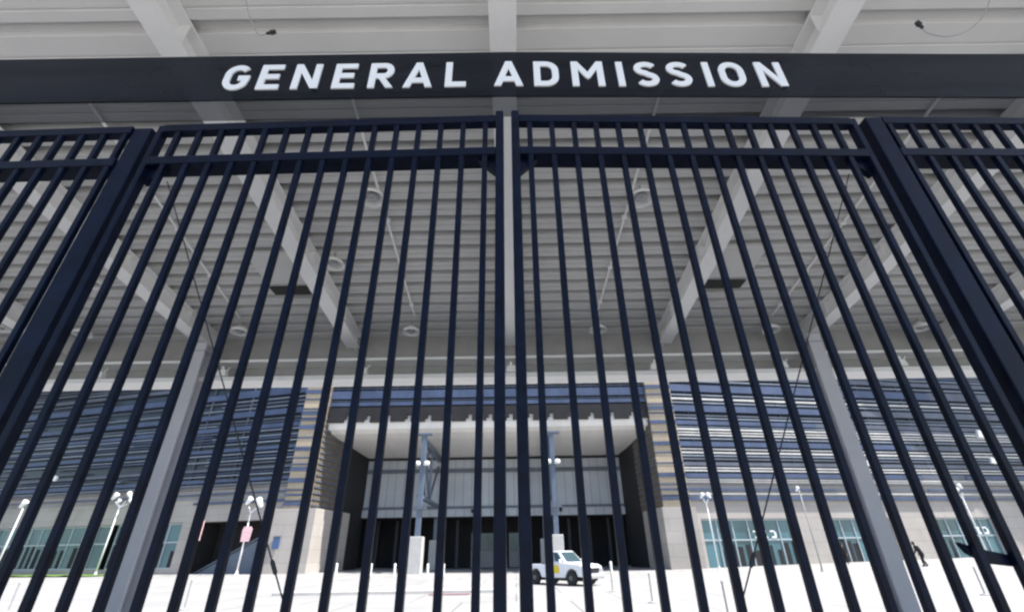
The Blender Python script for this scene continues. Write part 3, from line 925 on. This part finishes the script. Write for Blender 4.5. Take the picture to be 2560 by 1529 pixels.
# wall floods on right louvres
wf = thing('wall_floodlight', '', 'floodlight', (0, 0, 0), 0, 'white floodlights fixed to the louvred walls')
MB().prism([(-0.45, -0.3), (0.35, -0.45), (0.5, 0.2), (-0.2, 0.45)], -0.45, -0.1, 'y').build('housing', M['white'], wf, bevel=0.05)
MB().box(-0.06, 0.06, -0.1, 0.3, -0.05, 0.05).build('arm', M['grey'], wf)
wl = [(2445, 1086, 57.3, 'white floodlight high on the right louvred wall'), (2478, 1152, 57.8, 'white floodlight lower right, close to the right gate post'),
      (2168, 1158, 55.6, 'white floodlight on the louvres just right of the right column'), (140, 1195, 60.0, 'white floodlight on the left louvred wall'),
      (367, 1230, 57.6, 'white floodlight low on the left wall beside the left column')]
for i, (u, v, Y_, lab) in enumerate(wl):
    o = wf if i == 0 else copy_tree(wf)
    q = gp(u, v, Y_ - 0.2)
    o.location = q
    o.scale = (0.8, 0.8, 0.8) if v != 1086 else (1.1, 1.1, 1.1)
    o['label'] = lab
# bollards
bl = thing('bollard', '', 'bollard', (0, 0, 0), 0, 'short white bollards before the entrance')
MB().tube([(0, 0, 0), (0, 0, 0.85)], 0.11, 12).build('post', M['white'], bl)
MB().lathe([(0.11, 0.85), (0.12, 0.9), (0.08, 0.97), (0.02, 0.99)], 12).build('cap', M['white'], bl, smooth=True)
for i, (u, lab) in enumerate(((838, 'white bollard at the foot of the left stone pier'), (925, 'white bollard, second from the left stone pier'), (985, 'white bollard left of the left plinth'),
                              (1068, 'white bollard just right of the left plinth'), (1108, 'white bollard midway to the gate gap'), (1530, 'white bollard to the right of the pickup'))):
    o = bl if i == 0 else copy_tree(bl)
    q = gp(u, 1440, 49.0)
    o.location = (q.x, 49.0, gz(q.x, 49))
    o['label'] = lab
# stanchions
sn = thing('stanchion', '', 'stanchion', (0, 0, 0), 0, 'slender grey stanchions on the plaza')
MB().tube([(0, 0, 0.03), (0, 0, 0.95)], 0.03, 10).build('post', M['grey'], sn)
MB().lathe([(0.17, 0.0), (0.17, 0.025), (0.05, 0.05), (0.03, 0.06)], 16).build('foot', M['grey'], sn)
MB().lathe([(0.03, 0.95), (0.045, 0.97), (0.03, 1.0), (0.01, 1.01)], 10).build('knob', M['grey'], sn)
for i, (u, v, Y_, lab) in enumerate(((472, 1480, 21, 'grey stanchion nearest the left column'), (1627, 1470, 21, 'grey stanchion right of the pickup'), (1530, 1455, 27, 'grey stanchion directly beside the pickup'),
                                     (1812, 1490, 15, 'grey stanchion closest to the gate on the right'), (40, 1480, 21, 'grey stanchion near the left edge'), (2448, 1450, 22, 'grey stanchion near the right edge'))):
    o = sn if i == 0 else copy_tree(sn)
    q = gp(u, v, Y_)
    o.location = (q.x, Y_, gz(q.x, Y_) + 0.003)
    o['label'] = lab
# kerb slab, mat, grass
kb = MB().box(-12.5, -1.0, 27.4, 28.5, -0.05, 0.16)
tag(kb.build('kerb', M['concrete'], bevel=0.03), 'long low concrete kerb slab left of the pickup', 'kerb')
mt = MB().box(-4.3, -2.3, 26.3, 27.0, -0.02, 0.05)
tag(mt.build('ground_mat', M['red'], bevel=0.01), 'dull red mat lying beside the low kerb', 'mat')
gr = MB()
gr.v = []
for i in range(0, 25):
    s0 = 17 + i * 1.3
    for yy in (-0.1, -5.5):
        q = FL @ Vector((s0, yy, 0))
        wx, wy = q.x - 3.2, q.y + YF
        gr.v.append((wx, wy, gz(wx, wy) + 0.08 + 0.05 * (i % 3) * (yy < -1)))
for i in range(24):
    gr.f.append((i * 2, i * 2 + 1, i * 2 + 3, i * 2 + 2))
tag(gr.build('grass', M['grass']), 'narrow strip of grass along the left wall', 'grass', kind='stuff')
# blue notice and dark lamp on left pier
q = gp(690, 1356, 53.2)
n_ = thing('blue_notice', 'small blue notice board on the left stone pier', 'sign', q)
MB().box(-0.35, 0.35, -0.06, 0.06, -0.55, 0.5).build('board', M['bluesign'], n_, bevel=0.02)
MB().box(-0.36, 0.36, -0.08, 0.08, 0.501, 0.62).build('head_rail', M['bladed'], n_)

# ------------------------------------------------------------------ pickup truck
tk = thing('pickup_truck', 'white pickup truck with a yellow door decal parked by the plinth', 'truck', (2.95, 33.6, 0), R(-47))
# local: +x forward, y left, length 5.1
LX = 2.55
def side(y0, y1, poly, nm, m, bev=0.05, par=tk):
    return MB().prism(poly, y0, y1, 'y').build(nm, m, par, bevel=bev, smooth=False)
body = [(-2.5, 0.55), (-2.55, 1.12), (-0.65, 1.14), (-0.62, 1.2), (0.85, 1.2), (1.0, 1.22), (2.2, 1.12), (2.42, 1.02), (2.5, 0.85), (2.5, 0.5), (2.05, 0.46)]
def archpoly(cx_, r=0.47):
    return [(cx_ + r * math.cos(a_), 0.42 + r * math.sin(a_)) for a_ in [R(x) for x in range(8, 173, 15)]]
bp = [(-2.5, 0.52), (-2.55, 1.12), (-0.65, 1.14), (0.9, 1.2), (2.15, 1.12), (2.42, 1.02), (2.52, 0.82), (2.5, 0.48)] + archpoly(1.55)[0:] + [(1.0, 0.4), (-0.95, 0.4)] + archpoly(-1.5) + [(-2.05, 0.48)]
side(-0.92, 0.92, bp, 'body', M['car'], 0.04)
cab = MB()
z0c, z1c = 1.19, 1.86
lowx0, lowx1, upx0, upx1 = -0.72, 1.12, -0.58, 0.38
vs = [(lowx0, -0.86, z0c), (lowx1, -0.86, z0c), (lowx1, 0.86, z0c), (lowx0, 0.86, z0c), (upx0, -0.70, z1c), (upx1, -0.70, z1c), (upx1, 0.70, z1c), (upx0, 0.70, z1c)]
cab.add(vs, [(0, 1, 2, 3), (4, 5, 6, 7), (0, 1, 5, 4), (1, 2, 6, 5), (2, 3, 7, 6), (3, 0, 4, 7)])
cabo = cab.build('cab', M['car'], tk, bevel=0.06)
def quad_lerp(a, b, c, d, s, t): return (Vector(a).lerp(Vector(b), s)).lerp(Vector(d).lerp(Vector(c), s), t)
def glass(a, b, c, d, s0, s1, t0, t1, out, nm='window'):
    q = [quad_lerp(a, b, c, d, s, t) + Vector(out) * 0.012 for s, t in ((s0, t0), (s1, t0), (s1, t1), (s0, t1))]
    q2 = [p - Vector(out) * 0.03 for p in q]
    return MB().add(q + q2, [(0, 1, 2, 3), (7, 6, 5, 4), (0, 4, 5, 1), (1, 5, 6, 2), (2, 6, 7, 3), (3, 7, 4, 0)]).build(nm, M['carglass'], tk)
glass(vs[0], vs[1], vs[5], vs[4], 0.10, 0.48, 0.12, 0.86, (0, -1, 0.2))
glass(vs[0], vs[1], vs[5], vs[4], 0.52, 0.86, 0.12, 0.86, (0, -1, 0.2))
glass(vs[3], vs[2], vs[6], vs[7], 0.10, 0.48, 0.12, 0.86, (0, 1, 0.2))
glass(vs[3], vs[2], vs[6], vs[7], 0.52, 0.86, 0.12, 0.86, (0, 1, 0.2))
glass(vs[1], vs[2], vs[6], vs[5], 0.07, 0.93, 0.08, 0.9, (1, 0, 0.7), 'windshield')
for (x, y) in ((1.55, -0.88), (1.55, 0.88), (-1.5, -0.88), (-1.5, 0.88)):
    T = Matrix.Translation((x, y, 0.39)) @ Matrix.Rotation(R(90), 4, 'X')
    wh = thing('wheel', None, None, (0, 0, 0))
    wh.parent = tk
    MB().lathe([(0.25, -0.12), (0.36, -0.12), (0.39, -0.08), (0.39, 0.08), (0.36, 0.12), (0.25, 0.12)], 28, T).build('tyre', M['rubber'], wh, smooth=False)
    MB().lathe([(0.02, -0.10), (0.1, -0.125), (0.12, -0.09), (0.22, -0.1), (0.25, -0.115), (0.25, 0.115), (0.22, 0.1), (0.12, 0.09), (0.1, 0.125), (0.02, 0.1)], 20, T).build('rim', M['chrome'], wh, smooth=False)
MB().box(2.42, 2.62, -0.9, 0.9, 0.36, 0.56).build('bumper', M['grey'], tk, bevel=0.04)
MB().box(-2.66, -2.5, -0.88, 0.88, 0.42, 0.6).build('bumper', M['grey'], tk, bevel=0.03)
MB().box(2.47, 2.535, -0.52, 0.52, 0.66, 0.93).build('grille', M['dark'], tk)
for sy in (-1, 1):
    y0, y1 = sorted((sy * 0.56, sy * 0.86))
    MB().box(2.42, 2.54, y0, y1, 0.72, 0.93).build('headlight', M['lens'], tk, bevel=0.02)
    y0, y1 = sorted((sy * 0.93, sy * 1.1))
    MB().box(0.72, 0.82, y0, y1, 1.22, 1.4).build('mirror', M['car'], tk, bevel=0.02)
    y0, y1 = sorted((sy * 0.921, sy * 0.926))
    d_ = MB().box(-0.28, 0.80, y0, y1, 0.5, 1.17).build('door', M['car'], tk)
    yy = (0.927, 0.94)
    a0, a1 = sorted((sy * yy[0], sy * yy[1]))
    MB().box(-0.2, 0.0, a0, a1, 1.0, 1.05).build('handle', M['chrome'], d_)
    MB().prism([(0.1, 0.64), (0.55, 0.64), (0.62, 0.85), (0.5, 1.08), (0.15, 1.08), (0.04, 0.85)], a0, a1, 'y').build('decal', M['yellow'], d_)
MB().box(-2.3, 2.3, -0.62, 0.62, 0.24, 0.39).build('chassis', M['rubber'], tk)
MB().box(-2.4, -0.8, -0.75, 0.75, 1.1, 1.145).build('bed_liner', M['dark'], tk)
MB().box(1.9, 1.98, -0.935, -0.925, 0.75, 0.8).build('side_marker', M['amber'], tk)

# ------------------------------------------------------------------ people
def person(label, loc, rz, joints, parts, hgt):
    t = thing('person', label, 'person', loc, rz)
    me = bpy.data.meshes.new('body')
    names = list(joints)
    vs = [joints[n][0] for n in names]
    idx = {n: i for i, n in enumerate(names)}
    es = [(idx[a_], idx[b_]) for a_, b_ in parts]
    me.from_pydata(vs, es, [])
    o = bpy.data.objects.new('body', me)
    COL.objects.link(o)
    o.parent = t
    o.modifiers.new('skin', 'SKIN')
    for i, n_ in enumerate(names):
        r_ = joints[n_][1]
        sv = me.skin_vertices[0].data[i]
        r_ = r_ if isinstance(r_, tuple) else (r_, r_)
        kk_ = 1.0 if n_[:4] in ('head', 'neck', 'ha' + n_[2:4]) else 1.6
        sv.radius = (r_[0] * kk_, r_[1] * kk_)
        sv.use_root = (n_ == 'pelvis')
    ss = o.modifiers.new('sub', 'SUBSURF')
    ss.levels = 2
    ss.render_levels = 2
    me.materials.append(M['cloth'])
    return t, o
def figure(label, loc, rz, lean=0.25, stride=0.3):
    J = {'pelvis': ((0, 0, 0.92), (0.15, 0.11)), 'waist': ((lean * 0.2, 0, 1.08), (0.14, 0.10)), 'chest': ((lean * 0.5, 0, 1.30), (0.17, 0.12)), 'neck0': ((lean * 0.75, 0, 1.46), (0.07, 0.07)),
         'neck': ((lean * 0.82, 0, 1.52), 0.052), 'head0': ((lean * 0.95, 0, 1.6), (0.078, 0.085)), 'head': ((lean * 1.0, 0, 1.70), (0.075, 0.088))}
    E_ = [('pelvis', 'waist'), ('waist', 'chest'), ('chest', 'neck0'), ('neck0', 'neck'), ('neck', 'head0'), ('head0', 'head')]
    for s_, nm in ((-1, 'r'), (1, 'l')):
        f_ = s_ * stride
        J['hip' + nm] = ((0.0, s_ * 0.1, 0.86), 0.10)
        J['knee' + nm] = ((0.10 + f_ * 0.35, s_ * 0.1, 0.49), 0.062)
        J['ank' + nm] = ((f_ * 0.9 - 0.02, s_ * 0.1, 0.09), 0.042)
        J['toe' + nm] = ((f_ * 0.9 + 0.17, s_ * 0.11, 0.035), 0.035)
        J['sh' + nm] = ((lean * 0.66, s_ * 0.18, 1.41), 0.065)
        J['el' + nm] = ((lean * 0.5 - f_ * 0.35, s_ * 0.25, 1.14), 0.045)
        J['wr' + nm] = ((lean * 0.5 - f_ * 0.35 + 0.16, s_ * 0.22, 0.93), 0.03)
        J['ha' + nm] = ((lean * 0.5 - f_ * 0.35 + 0.22, s_ * 0.21, 0.86), 0.032)
        E_ += [('pelvis', 'hip' + nm), ('hip' + nm, 'knee' + nm), ('knee' + nm, 'ank' + nm), ('ank' + nm, 'toe' + nm), ('neck0', 'sh' + nm), ('sh' + nm, 'el' + nm), ('el' + nm, 'wr' + nm), ('wr' + nm, 'ha' + nm)]
    t, o = person(label, loc, rz, J, E_, 1.75)
    hx = lean
    MB().lathe([(0.02, 0.16), (0.07, 0.14), (0.105, 0.07), (0.108, 0.0), (0.095, -0.06), (0.085, -0.07)], 14, Matrix.Translation((hx - 0.015, 0, 1.665)) @ Matrix.Rotation(-0.25, 4, 'Y')).build('hair', M['hair'], t, smooth=True)
    MB().lathe([(0.03, 0.07), (0.06, 0.05), (0.068, 0.0), (0.055, -0.06), (0.03, -0.085)], 12, Matrix.Translation((hx + 0.035, 0, 1.625))).build('face', M['skin'], t, smooth=True)
    for s_ in (-1, 1):
        f_ = s_ * stride
        hm = MB()
        bx_ = lean * 0.5 - f_ * 0.35 + 0.22
        for k in range(4):
            yy = s_ * 0.21 + (k - 1.5) * 0.018
            hm.tube([(bx_, yy, 0.86), (bx_ + 0.03, yy, 0.80 - 0.006 * (1.5 - abs(k - 1.5))), (bx_ + 0.015, yy, 0.765)], [0.011, 0.010, 0.007], 6)
        hm.tube([(bx_ + 0.01, s_ * 0.21, 0.88), (bx_ + 0.05, s_ * 0.185, 0.85), (bx_ + 0.055, s_ * 0.18, 0.82)], [0.012, 0.010, 0.008], 6)
        hm.build('fingers', M['skin'], t, smooth=True)
    return t
pq = gp(2316, 1415, 42.6)
figure('person in black walking with a lean across the plaza', (pq.x, 42.6, gz(pq.x, 42.6)), R(165), 0.34, 0.17)
pq = gp(2112, 1390, 52.5)
figure('person in dark clothes standing behind the right column', (pq.x, 52.5, gz(pq.x, 52.5)), R(250), 0.1, 0.1)
